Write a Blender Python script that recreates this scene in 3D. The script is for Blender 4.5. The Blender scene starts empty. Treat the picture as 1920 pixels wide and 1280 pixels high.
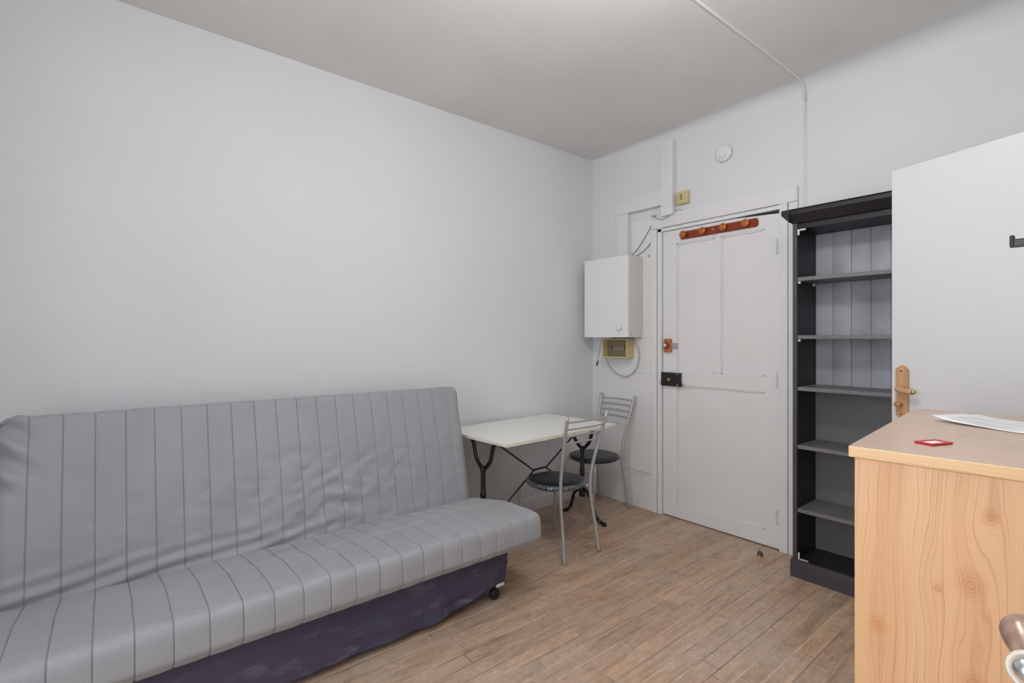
import bpy, bmesh, math, random
from mathutils import Vector, Matrix, noise
random.seed(7)
PI = math.pi
scene = bpy.context.scene
COL = scene.collection

# ------------------------------------------------------------------ camera, light, exposure
cam_d = bpy.data.cameras.new('camera'); cam = bpy.data.objects.new('camera', cam_d); COL.objects.link(cam)
cam.location = (0, 0, 1.28)
cam.rotation_euler = (PI/2, 0, math.radians(50.8))
cam_d.sensor_width = 36; cam_d.lens = 932/1920*36
cam_d.shift_y = -4/1920
cam_d.clip_start = 0.02
scene.camera = cam

world = bpy.data.worlds.new('sky'); scene.world = world; world.use_nodes = True
bg = world.node_tree.nodes['Background']
bg.inputs[0].default_value = (0.80, 0.88, 1.0, 1); bg.inputs[1].default_value = 1.0

def area(name, loc, rot, sx, sy, power, color):
    l = bpy.data.lights.new(name, 'AREA'); l.shape = 'RECTANGLE'; l.size = sx; l.size_y = sy
    l.energy = power; l.color = color
    o = bpy.data.objects.new(name, l); COL.objects.link(o); o.location = loc; o.rotation_euler = rot
    return o
# added area lamp for outdoor light, at an invented casement opening behind the camera
area('daylight', (-.62, -1.56, 1.45), (PI/2, 0, 0), 1.1, 2.0, 42, (0.95, 0.97, 1.0))

FILL_LAMP = 58.0      # brightness of the added fill globe above the view
vs = scene.view_settings
vs.view_transform = 'Standard'; vs.look = 'None'; vs.gamma = 1; vs.use_curve_mapping = False
vs.exposure = 0.36

# ------------------------------------------------------------------ material helpers
def new_mat(name):
    m = bpy.data.materials.new(name); m.use_nodes = True
    return m, m.node_tree, m.node_tree.nodes['Principled BSDF']
def nd(nt, kind, **kw):
    n = nt.nodes.new(kind)
    for k, v in kw.items(): setattr(n, k, v)
    return n
def mth(nt, op, a, b=None, c=None):
    n = nt.nodes.new('ShaderNodeMath'); n.operation = op
    for i, v in enumerate((a, b, c)):
        if v is None: continue
        if isinstance(v, (int, float)): n.inputs[i].default_value = v
        else: nt.links.new(v, n.inputs[i])
    return n.outputs[0]
def mix(nt, f, a, b, mode='MIX'):
    n = nt.nodes.new('ShaderNodeMix'); n.data_type = 'RGBA'; n.blend_type = mode
    for i, v in ((0, f), (6, a), (7, b)):
        if isinstance(v, (int, float)): n.inputs[i].default_value = v
        elif isinstance(v, tuple): n.inputs[i].default_value = (*v, 1) if len(v) == 3 else v
        else: nt.links.new(v, n.inputs[i])
    return n.outputs[2]
def noise_tex(nt, vec, scale, detail=4, rough=.55, dist=0):
    n = nt.nodes.new('ShaderNodeTexNoise'); n.inputs['Scale'].default_value = scale
    n.inputs['Detail'].default_value = detail; n.inputs['Roughness'].default_value = rough
    n.inputs['Distortion'].default_value = dist
    if vec is not None: nt.links.new(vec, n.inputs['Vector'])
    return n.outputs[0]
def ramp(nt, f, stops):
    n = nt.nodes.new('ShaderNodeValToRGB'); nt.links.new(f, n.inputs[0])
    cr = n.color_ramp
    while len(cr.elements) < len(stops): cr.elements.new(.5)
    for e, (p, c) in zip(cr.elements, stops):
        e.position = p; e.color = (*c, 1) if isinstance(c, tuple) else (c, c, c, 1)
    return n.outputs[0]
def bump(nt, p, h, strength, dist=.01):
    b = nt.nodes.new('ShaderNodeBump'); b.inputs['Strength'].default_value = strength
    b.inputs['Distance'].default_value = dist
    nt.links.new(h, b.inputs['Height']); nt.links.new(b.outputs[0], p.inputs['Normal'])
def objco(nt, sc=None):
    t = nt.nodes.new('ShaderNodeTexCoord').outputs['Object']
    if sc:
        m = nt.nodes.new('ShaderNodeMapping'); m.inputs['Scale'].default_value = sc
        nt.links.new(t, m.inputs['Vector']); t = m.outputs[0]
    return t
def simple(name, col, rough=.5, metal=0, var=.06, vscale=6, bscale=0, bstr=.1, bdist=.002, coord=None, spec=.5):
    m, nt, p = new_mat(name)
    p.inputs['Roughness'].default_value = rough; p.inputs['Metallic'].default_value = metal
    p.inputs['Specular IOR Level'].default_value = spec
    v = objco(nt, coord)
    n = noise_tex(nt, v, vscale)
    lo = tuple(max(0, c*(1-var)) for c in col); hi = tuple(min(1, c*(1+var)) for c in col)
    c = ramp(nt, n, [(.3, lo), (.7, hi)])
    nt.links.new(c, p.inputs['Base Color'])
    if bscale: bump(nt, p, noise_tex(nt, v, bscale, 6), bstr, bdist)
    return m

M = {}
M['wall'] = simple('wall_paint', (.712, .722, .745), .75, var=.02, vscale=1.3, bscale=9, bstr=.25, bdist=.004, spec=.25)
M['ceiling'] = simple('ceiling_paint', (.74, .735, .715), .8, var=.035, vscale=1.8, bscale=5, bstr=.25, bdist=.004, spec=.2)
M['gloss_white'] = simple('door_paint', (.735, .735, .735), .42, var=.02, vscale=4, bscale=22, bstr=.2, bdist=.002)
M['leaf_white'] = simple('door_leaf_paint', (.68, .685, .70), .5, var=.01, vscale=2, bscale=30, bstr=.1, bdist=.001)
M['trunk'] = simple('trunking_paint', (.725, .73, .74), .5, var=.02, vscale=8, bscale=14, bstr=.15, bdist=.002)
M['cabinet'] = simple('cabinet_laminate', (.79, .795, .80), .4, var=.01)
M['cabinet_side'] = simple('cabinet_side_metal', (.67, .645, .63), .5, var=.03)
M['charcoal'] = simple('charcoal_lacquer', (.021, .019, .025), .45, var=.2, vscale=7, bscale=60, bstr=.15, bdist=.001, spec=.3)
M['charcoal_edge'] = simple('worn_charcoal_edge', (.062, .056, .068), .4, var=.2, vscale=9)  # lighter colour stands in for sheen on bookcase front edges and plinth
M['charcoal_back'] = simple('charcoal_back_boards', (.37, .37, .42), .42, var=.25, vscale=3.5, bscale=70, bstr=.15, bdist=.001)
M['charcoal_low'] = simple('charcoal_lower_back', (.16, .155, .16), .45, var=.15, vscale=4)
M['iron'] = simple('black_cast_iron', (.012, .012, .013), .38, var=.3, vscale=30, bscale=80, bstr=.3, bdist=.002)
M['tube'] = simple('silver_painted_tube', (.47, .47, .455), .36, metal=.5, var=.05, vscale=20)
M['table_top'] = simple('table_laminate', (.86, .86, .82), .35, var=.02, vscale=5)
M['table_edge'] = simple('table_edge_band', (.72, .69, .58), .45, var=.06, vscale=15)
M['rackwood'] = simple('red_stained_wood', (.24, .032, .007), .28, var=.3, vscale=8, coord=(1, 1, 8))
M['amber'] = simple('amber_knob', (.42, .115, .018), .15, var=.1)
M['brass'] = simple('brass', (.62, .45, .18), .3, metal=.9, var=.1, vscale=20)
M['chrome'] = simple('steel', (.62, .62, .62), .25, metal=.9, var=.05)
M['galv'] = simple('galvanised_bolt', (.40, .42, .42), .5, metal=.4, var=.1, vscale=30)
M['lockwood'] = simple('varnished_lock_wood', (.36, .14, .035), .35, var=.35, vscale=12, coord=(6, 1, 1))
M['black'] = simple('black_enamel', (.012, .009, .009), .3, var=.2)
M['plastic_black'] = simple('black_plastic', (.012, .012, .013), .4, var=.1)
M['beige'] = simple('yellowed_plastic', (.62, .50, .27), .5, var=.12, vscale=25)
M['beige_in'] = simple('dusty_box_inside', (.20, .17, .105), .6, var=.2, vscale=18)  # mounting plate darker than the housing
M['fuse'] = simple('dusty_fuse_holder', (.26, .23, .16), .5)  # holder close to the plate's tone
M['screw_dark'] = simple('dark_screw', (.06, .055, .05), .5)
M['cable_grey'] = simple('grey_cable', (.42, .40, .36), .5)
M['cable_dark'] = simple('dark_wire', (.09, .08, .08), .5)
M['white_plastic'] = simple('white_plastic', (.74, .74, .78), .4, var=.01)
M['pale_plastic'] = simple('white_fitting', (.75, .75, .75), .4)
M['paper'] = simple('paper', (.84, .84, .86), .7, var=.01)
M['ink'] = simple('grey_print', (.66, .66, .68), .8)
M['red'] = simple('red_tag_plastic', (.55, .02, .035), .35)
M['handlewood'] = simple('handle_beech', (.56, .33, .17), .42, var=.12, vscale=9, coord=(8, 8, 1))
M['knobwood'] = simple('knob_wood', (.42, .19, .08), .38, var=.15, vscale=12)
M['oldbrass'] = simple('worn_copper_brown_handle', (.36, .235, .18), .28, metal=.25, var=.45, vscale=45, bscale=60, bstr=.15, bdist=.001)
M['ivory'] = simple('ivory_ferrule', (.70, .62, .52), .3, var=.12, vscale=40)
M['frame_metal'] = simple('brown_sofa_frame', (.10, .07, .06), .5)
M['window_paint'] = simple('window_paint', (.8, .8, .79), .5)

# sofa fabric
def fabric(name, col, fleck):
    m, nt, p = new_mat(name)
    v = objco(nt)
    f = noise_tex(nt, v, 420, 2); g = noise_tex(nt, v, 5, 3)
    c = ramp(nt, f, [(.3, tuple(x*(1-fleck) for x in col)), (.7, tuple(x*(1+fleck) for x in col))])
    c = mix(nt, .35, c, ramp(nt, g, [(.3, tuple(x*.88 for x in col)), (.7, tuple(x*1.1 for x in col))]))
    nt.links.new(c, p.inputs['Base Color'])
    p.inputs['Roughness'].default_value = .52
    p.inputs['Specular IOR Level'].default_value = .45
    p.inputs['Sheen Weight'].default_value = .35; p.inputs['Sheen Roughness'].default_value = .4
    bump(nt, p, f, .25, .001)
    return m
M['fabric'] = fabric('grey_mattress_fabric', (.305, .312, .335), .16)
# navy sofa skirt with dusty scuffs
def navy():
    m, nt, p = new_mat('navy_cover_fabric')
    v = objco(nt)
    n = noise_tex(nt, v, 3, 4)
    c = ramp(nt, n, [(.3, (.048, .053, .10)), (.7, (.08, .068, .112))])
    s = noise_tex(nt, objco(nt, (2, 2, 5)), 3.2, 7, .6, .6)
    c = mix(nt, ramp(nt, s, [(.55, 0.0), (.80, .4)]), c, (.36, .34, .42))
    nt.links.new(c, p.inputs['Base Color']); p.inputs['Roughness'].default_value = .8
    bump(nt, p, noise_tex(nt, v, 350, 2), .2, .001)
    return m
M['navy'] = navy()

# black vinyl, scuffed along the front rim
def vinyl():
    m, nt, p = new_mat('black_vinyl_scuffed')
    v = objco(nt)
    sep = nd(nt, 'ShaderNodeSeparateXYZ'); nt.links.new(v, sep.inputs[0])
    zz = sep.outputs[2]
    side = mth(nt, 'LESS_THAN', zz, .031)
    w = noise_tex(nt, objco(nt, (1, 1, .35)), 130, 5, .7, .6)
    s = mth(nt, 'MULTIPLY', ramp(nt, w, [(.47, 0.0), (.58, .85)]), side)
    c = mix(nt, s, (.016, .019, .020), (.25, .31, .33))
    nt.links.new(c, p.inputs['Base Color'])
    p.inputs['Roughness'].default_value = .3
    bump(nt, p, noise_tex(nt, v, 200, 3), .15, .001)
    return m
M['vinyl'] = vinyl()

# floor boards, running along Y
def floor_mat():
    m, nt, p = new_mat('worn_oak_boards')
    v = objco(nt)
    sep = nd(nt, 'ShaderNodeSeparateXYZ'); nt.links.new(v, sep.inputs[0])
    X, Y = sep.outputs[0], sep.outputs[1]
    W = .0705
    row = mth(nt, 'FLOOR', mth(nt, 'DIVIDE', X, W))
    wn = nd(nt, 'ShaderNodeTexWhiteNoise', noise_dimensions='1D'); nt.links.new(row, wn.inputs['W'])
    ys = mth(nt, 'ADD', Y, mth(nt, 'MULTIPLY', wn.outputs[0], 3.1))
    # each row has its own board length between .5 and .95 m
    wl = nd(nt, 'ShaderNodeTexWhiteNoise', noise_dimensions='1D'); nt.links.new(mth(nt, 'ADD', row, 33.3), wl.inputs['W'])
    L = mth(nt, 'ADD', mth(nt, 'MULTIPLY', wl.outputs[0], .5), .5)
    q = mth(nt, 'DIVIDE', ys, L)
    cell = mth(nt, 'FLOOR', q)
    cmb = nd(nt, 'ShaderNodeCombineXYZ'); nt.links.new(row, cmb.inputs[0]); nt.links.new(cell, cmb.inputs[1])
    wb = nd(nt, 'ShaderNodeTexWhiteNoise', noise_dimensions='3D'); nt.links.new(cmb.outputs[0], wb.inputs['Vector'])
    tone = wb.outputs[0]
    # distance to long and short joints
    fx = mth(nt, 'FRACT', mth(nt, 'DIVIDE', X, W)); dx = mth(nt, 'MULTIPLY', mth(nt, 'SUBTRACT', .5, mth(nt, 'ABSOLUTE', mth(nt, 'SUBTRACT', fx, .5))), W)
    fy = mth(nt, 'FRACT', q); dy = mth(nt, 'MULTIPLY', mth(nt, 'SUBTRACT', .5, mth(nt, 'ABSOLUTE', mth(nt, 'SUBTRACT', fy, .5))), L)
    jx = ramp(nt, dx, [(0, 1.0), (.0016, 0.0)]); jy = ramp(nt, dy, [(0, 1.0), (.0016, 0.0)])
    joint = mth(nt, 'MAXIMUM', jx, jy)
    # grain
    off = nd(nt, 'ShaderNodeCombineXYZ')
    nt.links.new(mth(nt, 'ADD', mth(nt, 'MULTIPLY', X, 38), mth(nt, 'MULTIPLY', tone, 60)), off.inputs[0])
    nt.links.new(mth(nt, 'MULTIPLY', Y, 3.2), off.inputs[1])
    grain = noise_tex(nt, off.outputs[0], 1.0, 6, .65, .8)
    base = ramp(nt, tone, [(0, (.44, .305, .21)), (.35, (.49, .335, .23)), (.7, (.53, .365, .255)), (1, (.59, .39, .25))])
    g = ramp(nt, grain, [(.3, .62), (.5, .95), (.72, 1.2)])
    c = mix(nt, 1.0, base, g, 'MULTIPLY')
    # worn grey dusty film and rusty patches
    big = noise_tex(nt, v, 1.7, 6, .6, .4)
    c = mix(nt, ramp(nt, big, [(.42, 0.0), (.66, .55)]), c, (.56, .47, .40))
    rust = noise_tex(nt, objco(nt, (2.2, 1, 1)), 2.3, 5, .6)
    c = mix(nt, ramp(nt, rust, [(.56, 0.0), (.72, .5)]), c, (.42, .21, .10))
    dk = noise_tex(nt, objco(nt, (5, 1.3, 1)), 2.6, 6, .7)
    c = mix(nt, ramp(nt, dk, [(.60, 0.0), (.76, .5)]), c, (.20, .125, .075))
    # scratches and specks
    mot = noise_tex(nt, objco(nt, (1.5, 1, 1)), 16, 8, .8, 1.2)
    c = mix(nt, 1.0, c, ramp(nt, mot, [(.3, .74), (.5, 1.0), (.7, 1.26)]), 'MULTIPLY')
    sc = noise_tex(nt, objco(nt, (1, 1, 1)), 26, 8, .8, 1.8)
    c = mix(nt, ramp(nt, sc, [(.64, 0.0), (.73, .45)]), c, (.80, .75, .69))
    vor = nd(nt, 'ShaderNodeTexVoronoi'); vor.inputs['Scale'].default_value = 11; nt.links.new(v, vor.inputs['Vector'])
    spk = mth(nt, 'LESS_THAN', vor.outputs['Distance'], .026)
    c = mix(nt, mth(nt, 'MULTIPLY', spk, .8), c, (.85, .82, .77))
    # joints: pale filler in places, dark gap elsewhere
    jn = noise_tex(nt, objco(nt, (6, 1.4, 1)), 1.6, 3)
    jc = ramp(nt, jn, [(.40, (.16, .11, .075)), (.5, (.34, .26, .20)), (.58, (.66, .60, .52))])
    c = mix(nt, mth(nt, 'MULTIPLY', joint, .85), c, jc)
    nt.links.new(c, p.inputs['Base Color'])
    rg = ramp(nt, grain, [(.3, .36), (.7, .55)]); nt.links.new(rg, p.inputs['Roughness'])
    h = mth(nt, 'SUBTRACT', mth(nt, 'MULTIPLY', grain, .25), mth(nt, 'MULTIPLY', joint, .8))
    h = mth(nt, 'ADD', h, mth(nt, 'MULTIPLY', big, .6))
    bump(nt, p, h, .35, .003)
    return m
M['floor'] = floor_mat()

# pine: fine vertical grain bending round knots; horizontal position a, vertical position b (object space)
def pine(name, ax, knots, light=(.86, .555, .31), dark=(.76, .40, .20), sat=1.0, worn=0):
    m, nt, p = new_mat(name)
    v = objco(nt)
    sep = nd(nt, 'ShaderNodeSeparateXYZ'); nt.links.new(v, sep.inputs[0])
    a, b = sep.outputs[ax[0]], sep.outputs[ax[1]]
    st = nd(nt, 'ShaderNodeCombineXYZ')
    nt.links.new(mth(nt, 'MULTIPLY', a, 5.0), st.inputs[0]); nt.links.new(mth(nt, 'MULTIPLY', b, 1.1), st.inputs[1])
    wob = noise_tex(nt, st.outputs[0], 1.6, 3, .5)
    ph = mth(nt, 'ADD', a, mth(nt, 'MULTIPLY', wob, .085))
    kmask = None
    kn = noise_tex(nt, v, 45, 3)
    for (x0, z0, R, r0) in knots:
        ux = mth(nt, 'SUBTRACT', a, x0); uz = mth(nt, 'SUBTRACT', b, z0)
        d2 = mth(nt, 'ADD', mth(nt, 'MULTIPLY', ux, ux), mth(nt, 'MULTIPLY', mth(nt, 'MULTIPLY', uz, uz), .16))
        e = mth(nt, 'EXPONENT', mth(nt, 'MULTIPLY', d2, -1/(R*R)))
        ph = mth(nt, 'SUBTRACT', ph, mth(nt, 'MULTIPLY', mth(nt, 'MULTIPLY', ux, e), .8))
        dk = mth(nt, 'SQRT', mth(nt, 'ADD', mth(nt, 'MULTIPLY', ux, ux), mth(nt, 'MULTIPLY', mth(nt, 'MULTIPLY', uz, uz), .55)))
        mk = mth(nt, 'MULTIPLY', mth(nt, 'SUBTRACT', 1.0, mth(nt, 'MINIMUM', 1.0, mth(nt, 'DIVIDE', dk, r0))), 1.6)
        rings = mth(nt, 'ADD', mth(nt, 'MULTIPLY', mth(nt, 'SINE', mth(nt, 'ADD', mth(nt, 'MULTIPLY', dk, 950), mth(nt, 'MULTIPLY', kn, 7))), .22), .55)
        mk = mth(nt, 'MINIMUM', 1.0, mth(nt, 'MULTIPLY', mk, rings))
        kmask = mk if kmask is None else mth(nt, 'MAXIMUM', kmask, mk)
    band = noise_tex(nt, None, 1, 2)
    bn = band.node; cx = nd(nt, 'ShaderNodeCombineXYZ'); nt.links.new(mth(nt, 'MULTIPLY', ph, 15), cx.inputs[0]); nt.links.new(cx.outputs[0], bn.inputs['Vector'])
    fine = noise_tex(nt, None, 1, 2, .6)
    fn = fine.node; cf = nd(nt, 'ShaderNodeCombineXYZ'); nt.links.new(mth(nt, 'MULTIPLY', ph, 230), cf.inputs[0]); nt.links.new(mth(nt, 'MULTIPLY', b, 1.2), cf.inputs[1]); nt.links.new(cf.outputs[0], fn.inputs['Vector'])
    c = ramp(nt, band, [(.3, light), (.55, tuple((x+y)/2 for x, y in zip(light, dark))), (.72, dark)])
    c = mix(nt, ramp(nt, fine, [(.50, 0.0), (.66, .55)]), c, tuple(x*.72 for x in dark))
    if kmask is not None:
        c = mix(nt, mth(nt, 'MULTIPLY', kmask, .7), c, (.60, .235, .09))
    if worn:
        n = noise_tex(nt, v, 3.2, 7, .65, .5)
        c = mix(nt, ramp(nt, n, [(.3, worn*.55), (.65, worn)]), c, (.52, .405, .345))
        n2 = noise_tex(nt, objco(nt, (1.4, .8, 1)), 6.5, 8, .7, .8)
        c = mix(nt, ramp(nt, n2, [(.56, 0.0), (.72, .45)]), c, (.42, .27, .19))
    nt.links.new(c, p.inputs['Base Color']); p.inputs['Roughness'].default_value = .42 if not worn else .35
    bump(nt, p, fine, .06, .001)
    return m

# ------------------------------------------------------------------ mesh helpers
def link(name, bm, mat, parent=None, smooth=False, loc=None, autosmooth=None):
    me = bpy.data.meshes.new(name); bm.normal_update(); bm.to_mesh(me); bm.free()
    mats = mat if isinstance(mat, (list, tuple)) else [mat]
    for m in mats: me.materials.append(m)
    if smooth:
        for f in me.polygons: f.use_smooth = True
    if autosmooth:
        for f in me.polygons: f.use_smooth = True
        me.set_sharp_from_angle(angle=math.radians(autosmooth))
    o = bpy.data.objects.new(name, me); COL.objects.link(o)
    if parent: o.parent = parent
    if loc: o.location = loc
    return o
def thing(name, label, cat, loc=(0, 0, 0), rz=0, group=None):
    o = bpy.data.objects.new(name, None); COL.objects.link(o)
    o.empty_display_size = .05
    o.location = loc; o.rotation_euler = (0, 0, rz); tag(o, label, cat, group); return o
def tag(o, label, cat, group=None):
    o['label'] = label; o['category'] = cat
    if group: o['group'] = group
    return o
def struct(o, label=None, cat=None):
    o['kind'] = 'structure'
    if label: o['label'] = label
    if cat: o['category'] = cat
    return o
def box(bm, x0, x1, y0, y1, z0, z1, bev=0, seg=2, mi=0):
    t = bmesh.new()
    vs_ = [t.verts.new((x, y, z)) for z in (z0, z1) for x, y in ((x0, y0), (x1, y0), (x1, y1), (x0, y1))]
    for f in ((3, 2, 1, 0), (4, 5, 6, 7), (0, 1, 5, 4), (1, 2, 6, 5), (2, 3, 7, 6), (3, 0, 4, 7)): t.faces.new([vs_[i] for i in f])
    if bev: bmesh.ops.bevel(t, geom=t.edges[:], offset=bev, segments=seg, affect='EDGES', profile=.6)
    merge(bm, t, mi)
def merge(bm, t, mi=0):
    t.normal_update()
    mp = {v: bm.verts.new(v.co) for v in t.verts}
    for f in t.faces:
        try:
            nf = bm.faces.new([mp[v] for v in f.verts]); nf.material_index = mi; nf.smooth = f.smooth
        except ValueError: pass
    t.free()
def prism(bm, pts, axis, a0, a1, bev=0, mi=0):
    """pts: 2-D outline in the two other axes, extruded along axis from a0 to a1"""
    t = bmesh.new()
    def co(p, a):
        return {'x': (a, p[0], p[1]), 'y': (p[0], a, p[1]), 'z': (p[0], p[1], a)}[axis]
    A = [t.verts.new(co(p, a0)) for p in pts]; B = [t.verts.new(co(p, a1)) for p in pts]
    t.faces.new(A); t.faces.new(B[::-1])
    n = len(pts)
    for i in range(n): t.faces.new((A[i], B[i], B[(i+1) % n], A[(i+1) % n]))
    bmesh.ops.recalc_face_normals(t, faces=t.faces[:])
    if bev: bmesh.ops.bevel(t, geom=t.edges[:], offset=bev, segments=2, affect='EDGES')
    merge(bm, t, mi)
def spline(pts, n=8):
    """Catmull-Rom through points"""
    P = [Vector(p) for p in pts]; out = []
    P = [P[0]*2-P[1]] + P + [P[-1]*2-P[-2]]
    for i in range(1, len(P)-2):
        for k in range(n):
            t = k/n
            a, b, c, d = P[i-1], P[i], P[i+1], P[i+2]
            out.append(.5*((2*b)+(c-a)*t+(2*a-5*b+4*c-d)*t*t+(3*b-a-3*c+d)*t**3))
    out.append(P[-2]); return out
def tube(bm, pts, r, seg=12, mi=0, caps=True, flat=1.0, up=None):
    P = [Vector(p) for p in pts]; n = len(P)
    rs = r if isinstance(r, (list, tuple)) else [r]*n
    T = [(P[min(i+1, n-1)]-P[max(i-1, 0)]).normalized() for i in range(n)]
    ref = Vector(up) if up else (Vector((0, 0, 1)) if abs(T[0].z) < .9 else Vector((1, 0, 0)))
    rings = []; N = (ref - T[0]*ref.dot(T[0])).normalized()
    for i in range(n):
        N = (N - T[i]*N.dot(T[i])).normalized(); B = T[i].cross(N)
        rings.append([bm.verts.new(P[i]+(N*math.cos(2*PI*k/seg)+B*math.sin(2*PI*k/seg)*flat)*rs[i]) for k in range(seg)])
    for i in range(n-1):
        for k in range(seg):
            f = bm.faces.new((rings[i][k], rings[i+1][k], rings[i+1][(k+1) % seg], rings[i][(k+1) % seg])); f.material_index = mi; f.smooth = True
    if caps:
        f = bm.faces.new(rings[0]); f.material_index = mi
        f = bm.faces.new(rings[-1][::-1]); f.material_index = mi
def lathe(bm, prof, seg=32, M4=None, mi=0, smooth=True):
    """prof: (radius, height) list; revolved about local z then transformed by M4"""
    M4 = M4 or Matrix.Identity(4); rings = []
    for r, h in prof:
        rings.append([bm.verts.new(M4 @ Vector((r*math.cos(2*PI*k/seg), r*math.sin(2*PI*k/seg), h))) for k in range(seg)])
    fs = []
    for i in range(len(prof)-1):
        for k in range(seg):
            f = bm.faces.new((rings[i][k], rings[i][(k+1) % seg], rings[i+1][(k+1) % seg], rings[i+1][k])); f.smooth = smooth; f.material_index = mi; fs.append(f)
    f = bm.faces.new(rings[0][::-1]); f.material_index = mi; fs.append(f)
    f = bm.faces.new(rings[-1]); f.material_index = mi; fs.append(f)
def fix(bm): bmesh.ops.recalc_face_normals(bm, faces=bm.faces[:]); return bm
def ellipsoid(bm, c, rx, ry, rz, M4=None, seg=24, mi=0):
    t = bmesh.new(); bmesh.ops.create_uvsphere(t, u_segments=seg, v_segments=seg//2, radius=1)
    R = M4 or Matrix.Identity(3)
    for v in t.verts: v.co = Vector(c) + R @ Vector((v.co.x*rx, v.co.y*ry, v.co.z*rz))
    for f in t.faces: f.smooth = True
    merge(bm, t, mi)
def facing(n, loc):
    """matrix taking +z to direction n at loc"""
    q = Vector((0, 0, 1)).rotation_difference(Vector(n).normalized())
    return Matrix.Translation(loc) @ q.to_matrix().to_4x4()

# ------------------------------------------------------------------ room shell
XL, XR, YB, YR, H = -2.803, 0.10, 3.163, -1.05, 2.775
b = bmesh.new(); box(b, XL-.15, XR+.15, YR-.5, YB+.3, -.1, 0); struct(link('floor', b, M['floor']))
b = bmesh.new(); box(b, XL-.15, XR+.15, YR-.5, YB+.3, H, H+.1)
# rounded cove where the ceiling meets the back wall, wider to the right of the old joint
def cove(bm, x0, x1, r0, r1, n=10):
    R0 = []; R1 = []
    for i in range(n+1):
        a = PI/2*i/n
        R0.append(bm.verts.new((x0, YB-r0+r0*math.sin(a)*1.0, H-r0*(1-math.cos(a))*.9)))
        R1.append(bm.verts.new((x1, YB-r1+r1*math.sin(a)*1.0, H-r1*(1-math.cos(a))*.9)))
    for i in range(n):
        f = bm.faces.new((R0[i], R1[i], R1[i+1], R0[i+1])); f.smooth = True
ceil = struct(link('ceiling', b, M['ceiling']))
b = bmesh.new(); cove(b, XL, -1.2, .035, .09); cove(b, -1.2, XR, .10, .15)
fix(b)
bc = b
b = bmesh.new(); box(b, XL-.15, XL, YR-.5, YB+.3, 0, H); struct(link('wall_left', b, M['wall']))
b = bmesh.new(); box(b, XR, XR+.15, YR-.5, YB+.3, 0, H); struct(link('wall_right', b, M['wall']))
# back wall with the doorway opening
DX0, DX1, DZ = -2.126, -1.306, 2.072
b = bmesh.new()
box(b, XL, DX0, YB, YB+.14, 0, H); box(b, DX1, XR, YB, YB+.14, 0, H); box(b, DX0, DX1, YB, YB+.14, DZ, H)
box(b, XL, XR, YB+.14, YB+.24, 0, H, mi=1)  # black backing sheet paints the darkness of the unlit landing in the door gap
mp = {v: b.verts.new(v.co) for v in bc.verts}
for f in bc.faces:
    nf = b.faces.new([mp[v] for v in f.verts]); nf.smooth = True
bc.free()
struct(link('wall_back', b, [M['wall'], M['plastic_black']]))
# rear wall behind the camera: added casement, unseen, set deep to shade the left wall
WZ0, WZ1 = .45, 2.45
wx = [(-1.17, -.07)]
b = bmesh.new()
for x0, x1 in ((XL, wx[0][0]), (wx[0][1], XR)): box(b, x0, x1, YR-.45, YR, 0, H)
for x0, x1 in wx: box(b, x0, x1, YR-.45, YR, 0, WZ0); box(b, x0, x1, YR-.45, YR, WZ1, H)
struct(link('wall_rear', b, M['wall']))
for k, (x0, x1) in enumerate(wx):
    w = bpy.data.objects.new('window_%d' % (k+1), None); COL.objects.link(w); struct(w)
    w.location = ((x0+x1)/2, YR-.40, WZ0)
    hw = (x1-x0)/2; hh = WZ1-WZ0
    b = bmesh.new()
    for s in (-1, 1): box(b, s*hw-(.05 if s > 0 else 0), s*hw+(.05 if s < 0 else 0), -.03, .03, 0, hh, .004)
    box(b, -hw+.05, hw-.05, -.03, .03, 0, .05, .004); box(b, -hw+.05, hw-.05, -.03, .03, hh-.05, hh, .004)
    link('window_frame', b, M['window_paint'], w)
    for s in (-1, 1):
        b = bmesh.new(); x_in, x_out = (.002, hw-.052) if s > 0 else (-hw+.052, -.002)
        box(b, x_in, x_in+.04, -.02, .02, .052, hh-.052, .003); box(b, x_out-.04, x_out, -.02, .02, .052, hh-.052, .003)
        for zc in (.052, hh*.36, hh*.68, hh-.052-.035): box(b, x_in+.04, x_out-.04, -.02, .02, zc, zc+.035, .003)
        link('window_sash', b, M['window_paint'], w)

# joint ridge across the ceiling and down the wall (old partition line)
b = bmesh.new()
tube(b, [(-1.18, YR, H), (-1.178, 1.0, H), (-1.185, 2.0, H), (-1.172, 2.6, H), (-1.165, YB-.09, H-.002), (-1.165, YB-.03, H-.028), (-1.165, YB-.002, H-.10)], .008, 8)
struct(link('trim_1', fix(b), M['ceiling']))
b = bmesh.new()
tube(b, [(-1.165, YB-.001, H-.08), (-1.163, YB-.001, 2.4), (-1.166, YB-.001, 1.9), (-1.166, YB-.001, 0.0)], .005, 8)
box(b, -1.20, -1.175, YB-.004, YB, 1.9, H-.12, .001)
struct(link('trim_2', fix(b), M['wall']))

# baseboards
b = bmesh.new(); prism(b, [(XL, 0), (XL+.016, 0), (XL+.016, .085), (XL+.006, .10), (XL, .10)], 'y', YR, YB)
struct(link('baseboard_left', b, M['gloss_white']))
b = bmesh.new()
box(b, XL+.02, -2.47, YB-.014, YB, 0, .17, .003); box(b, -2.468, -2.214, YB-.018, YB, 0, .255, .004)
box(b, -2.468, -2.214, YB-.024, YB, .255, .268, .003)
struct(link('baseboard_back', b, M['gloss_white']))
# old painted panelling between corner and door casing
b = bmesh.new()
box(b, -2.468, -2.216, YB-.009, YB, .275, 1.018, .002)
box(b, -2.40, -2.216, YB-.006, YB, 1.024, 2.195, .002)
box(b, -2.272, -2.264, YB-.010, YB, 1.035, 2.02, .001)
box(b, -2.62, -2.47, YB-.004, YB, .18, 1.012, .001)
struct(link('trim_3', b, M['gloss_white']))

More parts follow.
